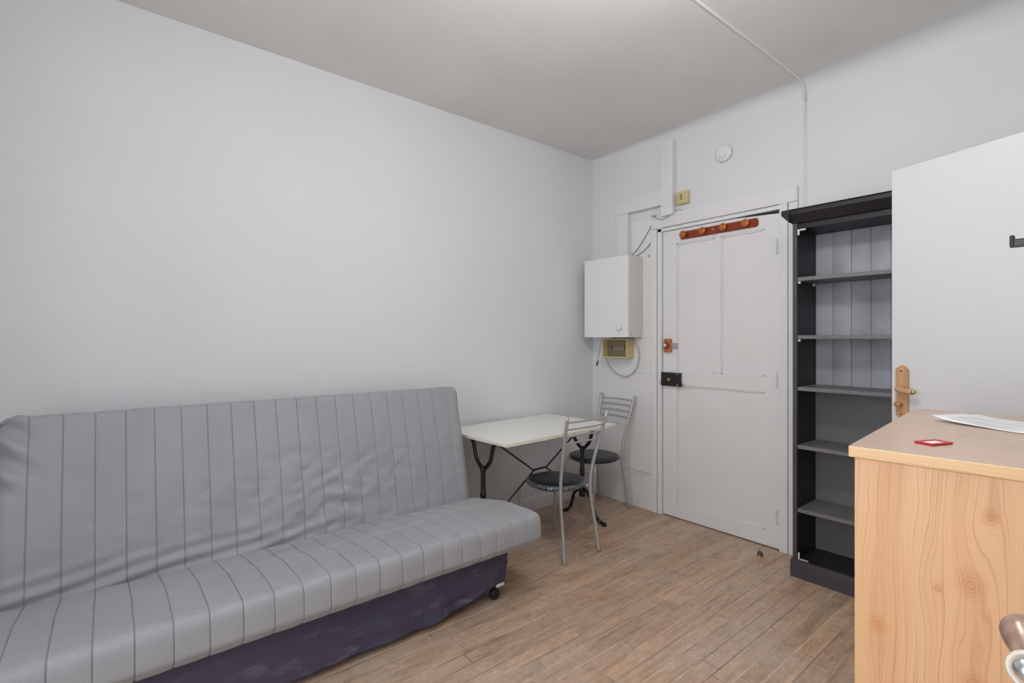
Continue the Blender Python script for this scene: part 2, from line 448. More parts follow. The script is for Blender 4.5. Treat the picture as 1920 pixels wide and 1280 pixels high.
# ------------------------------------------------------------------ entrance door
d1 = bpy.data.objects.new('door_1', None); COL.objects.link(d1); struct(d1); d1.location = (-1.72, YB, 0)
def dl(bm): bmesh.ops.translate(bm, verts=bm.verts[:], vec=(1.72, -YB, 0)); return bm
b = bmesh.new()
# casing: outer board and inner stop with an open joint between
box(b, -2.213, -2.166, YB-.024, YB, 0, 2.092, .004); box(b, -2.161, DX0-.001, YB-.018, YB+.01, 0, 2.10, .003)
box(b, -1.252, -1.203, YB-.022, YB, 0, 2.092, .004); box(b, DX1+.001, -1.257, YB-.020, YB+.01, 0, 2.10, .003)
prism(b, [(-2.213, 2.094), (-1.203, 2.094), (-1.203, 2.184), (-2.213, 2.19)], 'y', YB-.024, YB, .003)
box(b, -2.161, -1.257, YB-.018, YB+.01, 2.066, 2.090, .002)
link('door_casing', dl(b), M['gloss_white'], d1)
# leaf: stiles and rails as a frame with three sunk panels
LY = YB-.004
b = bmesh.new()
xs = [-2.120, -2.010, -1.722, -1.680, -1.398, -1.311]
x0, xa, xb_, xc, xd, x1 = xs
def slab(bm, pts): prism(bm, pts, 'y', LY, LY+.038)
slab(b, [(x0, .008), (xa, .008), (xa, 2.063), (x0, 2.063)])
slab(b, [(xd, .008), (x1, .008), (x1, 2.044), (xd, 2.050)])
slab(b, [(xa, .008), (xd, .008), (xd, .100), (xa, .100)])
slab(b, [(xa, .955), (xd, .955), (xd, 1.050), (xa, 1.050)])
slab(b, [(xa, 1.965), (xd, 1.965), (xd, 2.050), (-1.60, 2.063), (xa, 2.063)])
slab(b, [(xb_, 1.050), (xc, 1.050), (xc, 1.965), (xb_, 1.965)])
bmesh.ops.remove_doubles(b, verts=b.verts[:], dist=.0002)
for (a0, a1, z0, z1) in ((xa, xd, .100, .955), (xa, xb_, 1.05, 1.965), (xc, xd, 1.05, 1.965)):
    box(b, a0, a1, LY+.012, LY+.030, z0, z1)
    # thin moulding round every panel
    e = .010
    for (p0, p1, q0, q1) in ((a0, a1, z0, z0+e), (a0, a1, z1-e, z1), (a0, a0+e, z0, z1), (a1-e, a1, z0, z1)):
        box(b, p0, p1, LY+.004, LY+.013, q0, q1, .002)
link('door_leaf', dl(b), M['gloss_white'], d1)
for hz in (1.845, 1.03, .205):
    b = bmesh.new(); lathe(b, [(.001, -.048), (.004, -.046), (.0065, -.040), (.0065, -.001), (.0052, 0), (.0065, .001), (.0065, .040), (.004, .046), (.001, .048)], 12, Matrix.Translation((-1.325, LY-.005, hz)))
    link('hinge', dl(b), M['gloss_white'], d1)
# black rim lock
b = bmesh.new(); box(b, -2.122, -1.968, LY-.028, LY, .945, 1.042, .004)
box(b, -2.112, -2.075, LY-.0295, LY-.027, .949, 1.038, .0005)
lk = link('rim_lock', dl(b), M['black'], d1)
b = bmesh.new(); lathe(b, [(.013, 0), (.013, .004), (.010, .006), (.006, .012), (.006, .016)], 20, facing((0, -1, 0), (-2.056, LY-.028, .992))); link('key_cylinder', dl(b), M['brass'], lk)
for sx, sz in ((-1.988, 1.032), (-1.988, .954)):
    b = bmesh.new(); lathe(b, [(.005, 0), (.005, .002), (.003, .003)], 12, facing((0, -1, 0), (sx, LY-.028, sz))); link('screw', dl(b), M['chrome'], lk)
b = bmesh.new(); lathe(b, [(.006, 0), (.006, .012), (.009, .014), (.009, .022), (.004, .024)], 14, facing((1, 0, 0), (-1.970, LY-.014, .960))); link('latch_knob', dl(b), M['brass'], lk)
b = bmesh.new(); box(b, -2.138, -2.123, LY-.022, LY-.010, .956, .976, .001); link('latch_bolt', dl(b), M['galv'], lk)
# wooden night lock with steel bolt
b = bmesh.new(); box(b, -2.102, -2.046, LY-.026, LY, 1.188, 1.284, .006)
lk2 = link('wooden_night_lock', dl(b), M['lockwood'], d1)
b = bmesh.new(); box(b, -2.050, -1.998, LY-.012, LY-.001, 1.214, 1.253, .002); box(b, -2.120, -2.100, LY-.012, LY-.001, 1.214, 1.253, .002); link('bolt_plate', dl(b), M['galv'], lk2)
b = bmesh.new(); lathe(b, [(.024, 0), (.024, .006), (.019, .010)], 24, facing((0, -1, 0), (-2.072, LY-.026, 1.236))); link('rosette', dl(b), M['rackwood'], lk2)
b = bmesh.new(); lathe(b, [(.007, 0), (.007, .004), (.014, .008), (.015, .014), (.011, .020), (.003, .022)], 24, facing((0, -1, 0), (-2.078, LY-.034, 1.236))); link('turn_knob', dl(b), M['chrome'], lk2)

# coat rack on the door
r = thing('coat_rack', 'red-brown wooden coat rack with four round amber knobs on the white panelled door', 'coat rack', (-1.704, LY, 2.012))
b = bmesh.new()
pts = []
hw, hh = .272, .027
for i in range(9):
    a = -PI/2 + PI*i/8; pts.append((hw-.012+.012*math.cos(a), hh*math.sin(a)))
for i in range(9):
    a = PI/2 + PI*i/8; pts.append((-hw+.012+.012*math.cos(a), hh*math.sin(a)))
prism(b, pts, 'y', -.014, 0, .003)
link('backboard', b, M['rackwood'], r, autosmooth=40)
for kx in (-.240, -.094, .052, .200):
    b = bmesh.new(); lathe(b, [(.012, 0), (.011, .006), (.020, .010), (.025, .015), (.025, .019), (.021, .024), (.008, .026)], 28, facing((0, -1, 0), (kx, -.014, .004)))
    kn = link('peg_knob', b, M['amber'], r)
    b = bmesh.new(); lathe(b, [(.005, 0), (.005, .003), (.002, .0045)], 12, facing((0, -1, 0), (kx, -.040, .004))); link('peg_screw', b, M['brass'], kn)
b = bmesh.new(); lathe(b, [(.006, 0), (.006, .002), (.003, .003)], 12, facing((0, -1, 0), (-.022, -.014, .003))); link('mounting_screw', b, M['chrome'], r)

# ------------------------------------------------------------------ things on the back wall
t = thing('smoke_detector', 'round white smoke detector high on the wall above the door', 'smoke detector', (-1.655, YB, 2.505))
b = bmesh.new(); lathe(b, [(.052, 0), (.056, .004), (.056, .020), (.052, .028), (.040, .033), (.012, .035)], 40, facing((0, -1, 0), (0, 0, 0))); link('housing', b, M['white_plastic'], t)
b = bmesh.new()
for gx in (-.022, -.014): prism(b, [(gx, -.032), (gx+.003, -.032), (gx+.007, -.014), (gx+.004, -.014)], 'y', -.0345, -.030)
for gx in (.006, .016): prism(b, [(gx, -.030), (gx+.003, -.030), (gx+.012, -.016), (gx+.009, -.016)], 'y', -.0345, -.030)
link('vent_slot', b, M['galv'], t)
b = bmesh.new(); lathe(b, [(.003, 0), (.003, .001)], 10, facing((0, -1, 0), (0, -.0345, -.036))); link('indicator', b, M['plastic_black'], t)

t = thing('door_chime', 'small yellowed plastic chime box beside the vertical cable duct', 'door chime', (-1.955, YB, 2.277))
b = bmesh.new(); box(b, -.042, .048, -.032, 0, -.044, .044, .003); box(b, -.038, .030, -.036, -.031, -.038, .038, .002); link('housing', b, M['beige'], t)
b = bmesh.new(); box(b, -.002, .005, -.0368, -.035, -.014, .022); box(b, -.008, -.001, -.0368, -.035, .015, .020); box(b, -.005, .008, -.0368, -.035, -.016, -.013)
for zz in (-.012, -.004, .006, .014): box(b, -.030, -.016, -.0365, -.035, zz, zz+.002)
link('grille', b, M['screw_dark'], t)

# cable trunking boxed in painted wood
b = bmesh.new()
box(b, -2.108, -2.012, YB-.055, YB, 2.170, 2.70, .002)
tag(link('cable_duct', b, M['trunk']), 'tall white painted cable duct running up to the ceiling beside the chime box', 'cable duct')
b = bmesh.new()
prism(b, [(-2.52, 2.255), (-2.109, 2.255), (-2.109, 2.375), (-2.52, 2.375)], 'y', YB-.046, YB, .002)
box(b, -2.52, -2.412, YB-.0455, YB, 1.906, 2.254, .002)
tag(link('cable_duct', b, M['trunk']), 'white angled cable duct that bends down to the top of the wall cabinet', 'cable duct')

# white wall cabinet
t = thing('wall_cabinet', 'white box cabinet with small round knob hung in the room corner', 'cabinet', (-2.508, YB, 1.296))
b = bmesh.new(); box(b, -.212, .213, -.176, 0, 0, .607, .001)
link('cabinet_body', b, M['cabinet_side'], t)
b = bmesh.new(); box(b, -.213, .214, -.195, -.178, -.001, .608, .002); dr = link('cabinet_door', b, M['cabinet'], t)
b = bmesh.new(); lathe(b, [(.008, 0), (.008, .006), (.016, .012), (.018, .020), (.015, .026), (.004, .028)], 24, facing((0, -1, 0), (.150, -.195, .065))); link('knob', b, M['pale_plastic'], dr)
for sy in (-.155, -.045):
    b = bmesh.new(); lathe(b, [(.004, 0), (.004, .0015)], 10, facing((1, 0, 0), (.213, sy, .022))); link('screw', b, M['screw_dark'], t)

# beige fuse box, open fronted
t = thing('fuse_box', 'yellowed open-fronted fuse box mounted right under the white wall cabinet', 'fuse box', (-2.50, YB, 1.137))
b = bmesh.new()
x0_, x1_, dz, dd = -.118, .122, .148, .098
box(b, x0_, x0_+.008, -dd, 0, 0, dz, .001); box(b, x1_-.008, x1_, -dd, 0, 0, dz, .001)
box(b, x0_+.008, x1_-.008, -dd, 0, 0, .008, .001); box(b, x0_+.008, x1_-.008, -dd, 0, dz-.008, dz, .001)
link('housing', b, M['beige'], t)
b = bmesh.new(); box(b, x0_+.008, x1_-.008, -.045, -.004, .008, dz-.008); bp = link('mounting_plate', b, M['beige_in'], t)
b = bmesh.new(); box(b, -.045, .055, -.050, -.046, .055, .090, .001); link('fuse_holder', b, M['fuse'], bp)
for sx in (-.062, .072):
    b = bmesh.new(); box(b, sx-.006, sx+.006, -.050, -.046, .082, .096, .001); box(b, sx-.002, sx+.002, -.050, -.046, .066, .083); link('terminal', b, M['screw_dark'], bp)
b = bmesh.new(); lathe(b, [(.005, 0), (.005, .0015)], 10, facing((1, 0, 0), (x1_, -.065, .098))); link('screw', b, M['screw_dark'], t)

# cables
def cable(name, pts, r, mat, label, n=10):
    b = bmesh.new(); tube(b, spline(pts, n), r, 8); return tag(link(name, fix(b), mat), label, 'cable')
Yc = YB-.03
cable('cable', [(-2.375, Yc-.02, 1.292), (-2.345, Yc-.02, 1.262), (-2.318, Yc, 1.19), (-2.318, Yc, 1.12), (-2.345, Yc, 1.055), (-2.40, Yc, 1.005), (-2.47, Yc, .99), (-2.54, Yc, 1.012), (-2.595, Yc, 1.06), (-2.625, Yc-.03, 1.136)], .0042, M['cable_grey'], 'grey cable hanging in a round loop below the yellowed fuse box')
o = thing('power_lead', 'thin lead with a small dark plug dangling left of the fuse box', 'cable', (-2.64, YB-.09, 1.27))
b = bmesh.new(); tube(b, spline([(0.012, 0, .024), (0, 0, -.03), (-.018, 0, -.10), (-.032, 0, -.165)], 8), .003, 8); link('cord', fix(b), M['cable_grey'], o)
b = bmesh.new(); tube(b, [(-.031, 0, -.160), (-.034, 0, -.172), (-.043, 0, -.198), (-.046, 0, -.206)], [.004, .007, .007, .004], 10); link('plug', fix(b), M['cable_dark'], o)
cable('wire', [(-2.395, YB-.03, 1.915), (-2.33, YB-.012, 1.985), (-2.25, YB-.010, 2.085), (-2.205, YB-.012, 2.15), (-2.19, YB-.028, 2.165)], .0024, M['cable_dark'], 'thin dark wire slanting from the wall cabinet up to the door casing corner')
cable('wire', [(-2.355, YB-.05, 1.905), (-2.33, YB-.016, 1.925), (-2.275, YB-.013, 1.955), (-2.235, YB-.013, 1.985), (-2.232, YB-.011, 2.0)], .0024, M['cable_dark'], 'short dark wire curving off the top right edge of the wall cabinet')
cable('wire', [(-2.20, YB-.028, 2.195), (-2.16, YB-.034, 2.172), (-2.11, YB-.036, 2.152), (-2.06, YB-.034, 2.165), (-2.03, YB-.030, 2.188), (-1.99, YB-.028, 2.196), (-1.955, YB-.01, 2.192)], .0028, M['cable_grey'], 'loose grey wire hanging under the foot of the tall cable duct')
b = bmesh.new(); box(b, -2.205, -2.165, YB-.036, YB-.0245, 2.186, 2.199, .002)
tag(link('cable_clip', b, M['cable_grey']), 'small grey clip on the top left corner of the door casing', 'clip')
b = bmesh.new(); lathe(b, [(.004, 0), (.004, .010), (.008, .011), (.007, .014)], 10, facing((0, -1, 0), (-2.238, YB-.006, 1.905)))
tag(link('wall_screw', fix(b), M['galv']), 'small screw in the panelling right of the wall cabinet', 'screw')

# added globe lamp above the view, made up to fill the room with light
t = thing('pendant_lamp', 'frosted white globe lamp hanging from the ceiling by a short cord', 'lamp', (-.80, 1.10, H))
b = bmesh.new(); lathe(b, [(.045, 0), (.045, -.012), (.02, -.03), (.006, -.034)], 24); link('ceiling_rose', fix(b), M['pale_plastic'], t)
b = bmesh.new(); tube(b, [(0, 0, -.03), (0, 0, -.16)], .004, 8); lathe(b, [(.022, -.16), (.024, -.19), (.024, -.195)], 16); link('cord', fix(b), M['pale_plastic'], t)
mg, ntg, pg = new_mat('lit_globe_glass'); pg.inputs['Emission Color'].default_value = (1, .975, .94, 1); pg.inputs['Emission Strength'].default_value = FILL_LAMP
b = bmesh.new(); ellipsoid(b, (0, 0, -.30), .11, .11, .11); link('glass_globe', b, mg, t)

# ------------------------------------------------------------------ bookcase
BX0, BX1, BYF, BYB = -1.128, -.40, 2.885, 3.155
t = thing('bookcase', 'tall charcoal bookcase with empty shelves standing right of the entrance door', 'bookcase', ((BX0+BX1)/2, (BYF+BYB)/2, 0))
ox, oy = (BX0+BX1)/2, (BYF+BYB)/2
def bl(bm): bmesh.ops.translate(bm, verts=bm.verts[:], vec=(-ox, -oy, 0)); return bm
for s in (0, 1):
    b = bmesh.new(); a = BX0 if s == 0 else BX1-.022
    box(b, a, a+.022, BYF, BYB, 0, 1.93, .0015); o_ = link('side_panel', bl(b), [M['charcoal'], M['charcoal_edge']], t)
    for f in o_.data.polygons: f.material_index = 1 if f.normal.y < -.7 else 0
b = bmesh.new()
prism(b, [(BYF-.005, 1.905), (BYF-.042, 1.948), (BYF-.042, 1.968), (BYF-.050, 1.974), (BYB+.004, 1.974), (BYB+.004, 1.90)], 'x', BX0-.002, BX1+.002)
# cornice overhang on the left and right flanks
for s in (-1, 1):
    xo = BX0 if s < 0 else BX1
    prism(b, [(xo-s*.002, 1.905), (xo+s*.038, 1.948), (xo+s*.038, 1.974), (xo-s*.002, 1.974)], 'y', BYF-.050, BYB+.004)
link('cornice', bl(b), M['charcoal'], t)
b = bmesh.new(); box(b, BX0+.022, BX1-.022, BYF+.01, BYB-.012, 1.875, 1.904, .001)
link('top_board', bl(b), M['charcoal'], t)
b = bmesh.new(); box(b, BX0-.008, BX1+.008, BYF-.012, BYF+.008, 0, .088, .002); box(b, BX0-.006, BX1+.006, BYF-.010, BYF+.008, .088, .094, .001)
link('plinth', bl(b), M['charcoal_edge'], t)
zs = [1.603, 1.291, 1.013, .700, .358]
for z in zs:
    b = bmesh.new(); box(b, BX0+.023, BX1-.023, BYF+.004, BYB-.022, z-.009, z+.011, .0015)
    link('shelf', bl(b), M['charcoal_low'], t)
b = bmesh.new(); box(b, BX0+.023, BX1-.023, BYF+.009, BYB-.012, .070, .088, .001); link('bottom_shelf', bl(b), M['charcoal'], t)
# slightly bowed tongue and groove boards in the three upper bays, plain sheet below
b = bmesh.new()
seams = [BX0+.022, -1.016, -.929, -.839, -.752, -.665, -.575, -.49, BX1-.022]
for a0, a1 in zip(seams[:-1], seams[1:]):
    U = (0, .035, .07, .25, .5, .75, .93, .965, 1.0); n = 8
    bow = random.choice((.002, .003, .001, -.001, .0025))
    for i in range(n):
        u0, u1 = U[i], U[i+1]
        def yy(u): return BYB-.012-bow*(1-(2*u-1)**2) + (.007 if u in (0.0, 1.0) else 0)
        q = [b.verts.new((a0+(a1-a0)*u, yy(u), z)) for u, z in ((u0, 1.02), (u1, 1.02), (u1, 1.90), (u0, 1.90))]
        b.faces.new(q).smooth = True
bmesh.ops.remove_doubles(b, verts=b.verts[:], dist=.00001)
box(b, BX0+.022, BX1-.022, BYB-.007, BYB, 1.02, 1.90)
link('back_boards', bl(b), M['charcoal_back'], t, autosmooth=25)
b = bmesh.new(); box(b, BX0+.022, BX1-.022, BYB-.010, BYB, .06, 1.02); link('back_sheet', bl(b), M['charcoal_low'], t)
def pin(z, y):
    b = bmesh.new(); box(b, BX0+.0225, BX0+.034, y-.006, y+.006, z-.022, z-.010, .001); link('shelf_pin', bl(b), M['pale_plastic'], t)
pin(zs[0], BYF+.018); pin(zs[0], BYB-.05); pin(zs[1], BYF+.018)
b = bmesh.new(); box(b, BX0+.0225, BX0+.031, BYF+.004, BYF+.016, 1.842, 1.873, .002); box(b, BX0+.031, BX0+.062, BYF+.004, BYF+.014, 1.864, 1.873, .002)
link('corner_bracket', bl(b), M['pale_plastic'], t)
b = bmesh.new(); box(b, BX0+.0225, BX0+.030, BYF+.010, BYF+.020, .089, .128, .002); box(b, BX0+.030, BX0+.070, BYF+.010, BYF+.026, .089, .095, .002)
link('corner_bracket', bl(b), M['pale_plastic'], t)
for z, y in ((.745, .05), (.64, .05), (.48, .05), (.31, .05), (.66, .22), (.20, .05), (1.80, .05)):
    pass

# ------------------------------------------------------------------ open white door leaf with wooden handle
P0 = Vector((-.657, 2.754, 0)); P1 = Vector((.030, 2.508, 0)); dv = (P1-P0); wid = dv.length
ang = math.atan2(dv.y, dv.x)
d2 = bpy.data.objects.new('door_2', None); COL.objects.link(d2); struct(d2); d2.location = P0; d2.rotation_euler = (0, 0, ang)
b = bmesh.new(); box(b, 0, wid, 0, .038, .010, 2.040, .0015); link('door_leaf', b, M['leaf_white'], d2)
# wooden back plate, pointed top and bottom, lever and thumb turn (front face is local y=0)
hz = 1.061; hx = .047
b = bmesh.new()
prism(b, [(hx-.026, hz-.118), (hx-.014, hz-.128), (hx+.014, hz-.128), (hx+.026, hz-.118), (hx+.026, hz+.086), (hx+.006, hz+.104), (hx-.006, hz+.104), (hx-.026, hz+.086)], 'y', -.011, 0, .002)
pl = link('handle_plate', b, M['handlewood'], d2)
for zz in (.078, -.112):
    b = bmesh.new(); lathe(b, [(.004, 0), (.004, .001)], 10, facing((0, -1, 0), (hx, -.011, hz+zz))); link('screw', b, M['screw_dark'], pl)
b = bmesh.new()
Lp = spline([(hx, -.010, hz), (hx, -.035, hz), (hx+.006, -.048, hz), (hx+.022, -.051, hz-.002), (hx+.040, -.051, hz-.005), (hx+.060, -.051, hz-.007), (hx+.070, -.051, hz-.007)], 6)
rr = [.011 if i < 14 else .0095+.0035*math.sin(PI*min(1, (i-14)/22)) for i in range(len(Lp))]; rr[-1] = .006
tube(b, Lp, rr, 14, flat=.85)
lathe(b, [(.017, 0), (.016, .006), (.012, .010)], 24, facing((0, -1, 0), (hx, -.011, hz)))
lv = link('lever_handle', fix(b), M['handlewood'], d2)
b = bmesh.new(); tube(b, [(hx+.068, -.051, hz-.007), (hx+.076, -.051, hz-.007), (hx+.080, -.051, hz-.007)], [.0095, .009, .005], 14); link('ferrule', fix(b), M['brass'], lv)
b = bmesh.new(); tube(b, [(hx, -.010, hz-.068), (hx, -.030, hz-.068)], .006, 10)
ellipsoid(b, (hx, -.036, hz-.068), .015, .010, .012)
link('thumb_turn', fix(b), M['knobwood'], d2)
b = bmesh.new()
for zz in (.25, 1.0, 1.8): lathe(b, [(.006, -.04), (.006, .04)], 12, Matrix.Translation((wid+.004, .0, zz)))
link('hinge', b, M['gloss_white'], d2)

# ------------------------------------------------------------------ pine chest
cx0 = -.380; ca = math.radians(4.1)
t = thing('pine_chest', 'pale pine chest with a worn flat top at the right edge', 'chest', (-.387, 1.304, 0), ca)
CW, CD, CH = .43, .885, 1.04       # width along local x, depth along local y
PS = pine('pine_side', (0, 2), [(.048, .655, .040, .022), (.150, .770, .035, .012), (.200, .795, .060, .030), (.205, .595, .045, .026), (.228, .935, .05, .018)])
PT = pine('pine_top', (1, 0), [(.02, .11, .02, .008), (.30, .10, .02, .008)], light=(.80, .56, .36), dark=(.62, .38, .22), worn=.95)
PE = pine('pine_edge', (2, 0), [], light=(.88, .60, .33), dark=(.80, .49, .25))
b = bmesh.new(); box(b, .006, CW, .006, .026, .0, CH-.0265, .001); link('side_panel', b, PS, t)
b = bmesh.new(); box(b, .006, CW, CD-.030, CD-.010, .0, CH-.0265, .001); link('side_panel', b, PS, t)
b = bmesh.new(); box(b, -.004, CW+.006, -.004, CD, CH-.025, CH, .003)
tp = link('chest_top', b, [PT, PE], t)
for f in tp.data.polygons:
    f.material_index = 0 if f.normal.z > .7 else 1
b = bmesh.new(); box(b, CW-.012, CW-.002, .0265, CD-.031, .02, CH-.027); link('back_panel', b, PE, t)
b = bmesh.new(); box(b, .008, CW-.014, .0265, CD-.031, .05, .068); link('bottom_board', b, PE, t)
for k in range(2):
    ya = .0275+k*.4145; yb2 = ya+.411
    b = bmesh.new(); box(b, .008, .026, ya, yb2, .07, CH-.03, .002); link('chest_door', b, pine('pine_door_%d' % k, (1, 2), [(ya+.2, .6, .04, .02)]), t)

# paper, red key tag on the chest top
b = bmesh.new()
PZ = CH+.0015
def sheet(bm, outline, dz, curl):
    nx, ny = 22, 8
    A, B_, C_, D_ = [Vector(p) for p in outline]
    g = []
    for i in range(nx+1):
        rowv = []
        for j in range(ny+1):
            u, w = i/nx, j/ny
            p = (A*(1-u)+B_*u)*(1-w)+(D_*(1-u)+C_*u)*w
            z = dz + curl(u, w)
            rowv.append(bm.verts.new((p.x, p.y, z)))
        g.append(rowv)
    for i in range(nx):
        for j in range(ny):
            bm.faces.new((g[i][j], g[i+1][j], g[i+1][j+1], g[i][j+1])).smooth = True
    return g
sheet(b, [(-.352, 1.878), (-.130, 1.787), (-.050, 1.985), (-.272, 2.076)], PZ, lambda u, w: .016*max(0, 1-u*2.2)**2*(1-.5*w) + .003*math.sin(u*4+w*3)**2)
o = link('paper_sheet', b, M['paper'])
so = o.modifiers.new('thickness', 'SOLIDIFY'); so.thickness = .0004; so.offset = 1
tag(o, 'white printed paper sheet with a curled corner lying on the pine chest', 'paper')
def sheet_z(u, w): return PZ+.0008+.016*max(0, 1-u*2.2)**2*(1-.5*w) + .003*math.sin(u*4+w*3)**2
b = bmesh.new()
A, B_, C_, D_ = [Vector((x, y, 0)) for x, y in ((-.352, 1.878), (-.130, 1.787), (-.050, 1.985), (-.272, 2.076))]
def sp(u, w):
    p = (A*(1-u)+B_*u)*(1-w)+(D_*(1-u)+C_*u)*w; return (p.x, p.y, sheet_z(u, w))
for w in (.12, .17, .30, .34, .38, .52, .56, .60, .74, .78):
    u1 = random.uniform(.6, .92)
    u = .10
    while u < u1:
        uu = min(u+.06, u1)
        b.faces.new([b.verts.new(sp(*q)) for q in ((u, w), (uu, w), (uu, w+.012), (u, w+.012))])
        u = uu
pr = link('printed_lines', b, M['ink'], o)

t = thing('key_tag', 'small red plastic key tag with white label lying on the pine chest', 'key tag', (-.273, 1.473, CH+.0005), math.radians(68))
b = bmesh.new()
box(b, -.034, .034, -.019, -.013, 0, .005, .0012); box(b, -.034, .034, .013, .019, 0, .005, .0012); box(b, -.034, -.027, -.013, .013, 0, .005, .001); box(b, .024, .034, -.013, .013, 0, .005, .001)
link('tag_frame', b, M['red'], t)
b = bmesh.new(); box(b, -.027, .024, -.013, .013, 0.0005, .003); link('tag_label', b, M['paper'], t)

# ------------------------------------------------------------------ foreground door leaf folded against the right wall, with handle and black hook
d3 = bpy.data.objects.new('door_3', None); COL.objects.link(d3); struct(d3); d3.location = (0, 1.25, 0)
b = bmesh.new(); box(b, -.025, .015, -.64, 0.0, .01, 2.04, .002); link('door_leaf', b, M['leaf_white'], d3)
HB = Vector((-.048, .645-1.25, .981))
b = bmesh.new(); lathe(b, [(.019, 0), (.019, .003), (.011, .006), (.010, .022)], 32, facing((-1, 0, 0), (-.0255, HB.y, HB.z)))
rs = link('handle_rose', fix(b), M['oldbrass'], d3)
nax = Vector((-.25, -.85, .38)).normalized()
b = bmesh.new(); lathe(b, [(.006, -.012), (.013, -.005), (.016, .004), (.0165, .008), (.015, .010), (.0125, .009), (.0115, .005)], 36, facing(nax, HB+Vector((-.002, 0, 0))))
hn = link('handle_ferrule', fix(b), M['ivory'], d3)
b = bmesh.new(); ellipsoid(b, HB+nax*.010+Vector((-.002, 0, 0)), .0105, .0105, .0105); link('handle_boss', b, M['chrome'], hn)
b = bmesh.new()
Lp = spline([HB+Vector(v) for v in ((-.002, .008, .001), (-.006, .018, .006), (-.009, .028, .010), (-.012, .038, .0125), (-.0145, .046, .0135), (-.0155, .049, .0135))], 6)
nL = len(Lp); rr = [.012+.006*min(1, i/(nL*.55)) for i in range(nL)]
for i in range(7): rr[nL-1-i] = .018*math.sqrt(max(.03, 1-((6-i)/6.1)**2)) if i < 6 else .018
tube(b, Lp, rr, 20, flat=.85)
link('lever_handle', fix(b), M['oldbrass'], d3)
# black coat hook screwed to that leaf
t = thing('coat_hook', 'black L-shaped coat hook sticking out at the right edge of the picture', 'coat hook', (-.025, 1.13, 1.434))
b = bmesh.new(); box(b, -.006, 0, -.016, .016, -.03, .03, .002); link('hook_plate', b, M['plastic_black'], t)
b = bmesh.new(); box(b, -.085, -.005, -.006, .006, -.0065, .0065, .002); box(b, -.089, -.083, -.006, .006, -.0065, .013, .0025); link('hook_arm', b, M['plastic_black'], t)

# ------------------------------------------------------------------ small brass door stop on the floor
t = thing('floor_stop', 'small brass and rubber door stop on the floor in front of the entrance door', 'door stop', (-1.352, 2.995, 0))
b = bmesh.new(); lathe(b, [(.020, 0), (.020, .003), (.016, .006), (.007, .008)], 24); link('stop_base', b, M['brass'], t)
b = bmesh.new(); lathe(b, [(.014, .006), (.016, .010), (.015, .020), (.010, .026), (.003, .028)], 20, Matrix.Translation((.003, -.004, 0))); link('rubber_pad', b, M['screw_dark'], t)
b = bmesh.new(); lathe(b, [(.004, .026), (.006, .028), (.004, .034), (.001, .035)], 14, Matrix.Translation((-.004, .004, 0))); link('stop_screw', b, M['brass'], t)

# ------------------------------------------------------------------ sofa bed
SY0, SY1 = -.31, 1.648
sofa = thing('sofa_bed', 'grey fold-out sofa bed with ribbed mattress and navy skirt along the left wall', 'sofa', (-2.2, .645, 0))
SO = Vector((-2.2, .645, 0))
def rounded(pts, rad, n=6):
    """closed polygon with rounded corners -> dense outline (2-D)"""
    out = []; N = len(pts)
    for i in range(N):
        p = Vector(pts[i]); a = Vector(pts[i-1]); c = Vector(pts[(i+1) % N]); r = rad[i]
        da = (a-p).normalized(); dc = (c-p).normalized()
        half = da.angle(dc)/2; d = r/math.tan(half)
        p1 = p+da*d; p2 = p+dc*d
        for k in range(n+1):
            t_ = k/n; out.append((1-t_)**2*p1 + 2*t_*(1-t_)*p + t_**2*p2)
    return out
def resample(pts, step):
    out = []; N = len(pts)
    for i in range(N):
        a, c = pts[i], pts[(i+1) % N]; L = (c-a).length
        k = max(1, int(L/step))
        for j in range(k):
            if L > 1e-5: out.append(a+(c-a)*j/k)
    return out
RIB = (SY1-SY0)/21
def mattress(prof, y0, y1, endr, disp, sofaname, seam_off=0):
    P = resample(prof, .013); N = len(P)
    cen = sum(P, Vector((0, 0)))/N
    nor = []
    for i in range(N):
        tg = (P[(i+1) % N]-P[i-1]).normalized(); nn = Vector((tg.y, -tg.x))
        nor.append(nn)
    area_ = sum(P[i].x*P[(i+1) % N].y-P[(i+1) % N].x*P[i].y for i in range(N))
    if area_ < 0: nor = [-n_ for n_ in nor]
    lo = Vector((min(p.x for p in P), min(p.y for p in P))); hi = Vector((max(p.x for p in P), max(p.y for p in P)))
    ys = []
    k = 0
    y = y0
    # samples concentrated at the seams
    for s in range(21):
        for f in (0, .012, .025, .042, .075, .13, .22, .34, .5, .66, .78, .87, .925, .958, .975, .988): ys.append(y0+(s+f)*(y1-y0)/21)
    ys.append(y1)
    for e in (.003, .010, .022, .038, .05): ys += [y0+e, y1-e]
    ys = sorted(set(round(v, 5) for v in ys))
    bm = bmesh.new(); rings = []
    for y in ys:
        s = ((y-y0)/(y1-y0)*21); fr = s-math.floor(s); d = min(fr, 1-fr)*RIB
        e = min(y-y0, y1-y)
        sh = 0 if e >= endr else endr*(1-math.sqrt(max(0, 1-(1-e/endr)**2)))
        g = -.0046*math.exp(-(d/.0015)**2) + .0010*(1-math.exp(-(d/.02)**2))
        if e < .02: g = 0
        rg = []
        for i in range(N):
            p, n_ = P[i], nor[i]
            dd = g + disp(p, y, n_)
            q = p + n_*(dd-sh)
            rg.append(bm.verts.new((q.x-SO.x, y-SO.y, q.y)))
        rings.append(rg)
    for a, c in zip(rings[:-1], rings[1:]):
        for i in range(N):
            bm.faces.new((a[i], a[(i+1) % N], c[(i+1) % N], c[i])).smooth = True
    for rg, rev in ((rings[0], True), (rings[-1], False)):
        bm.faces.new(rg[::-1] if rev else rg)
    fix(bm)
    return link(sofaname, bm, M['fabric'], sofa)
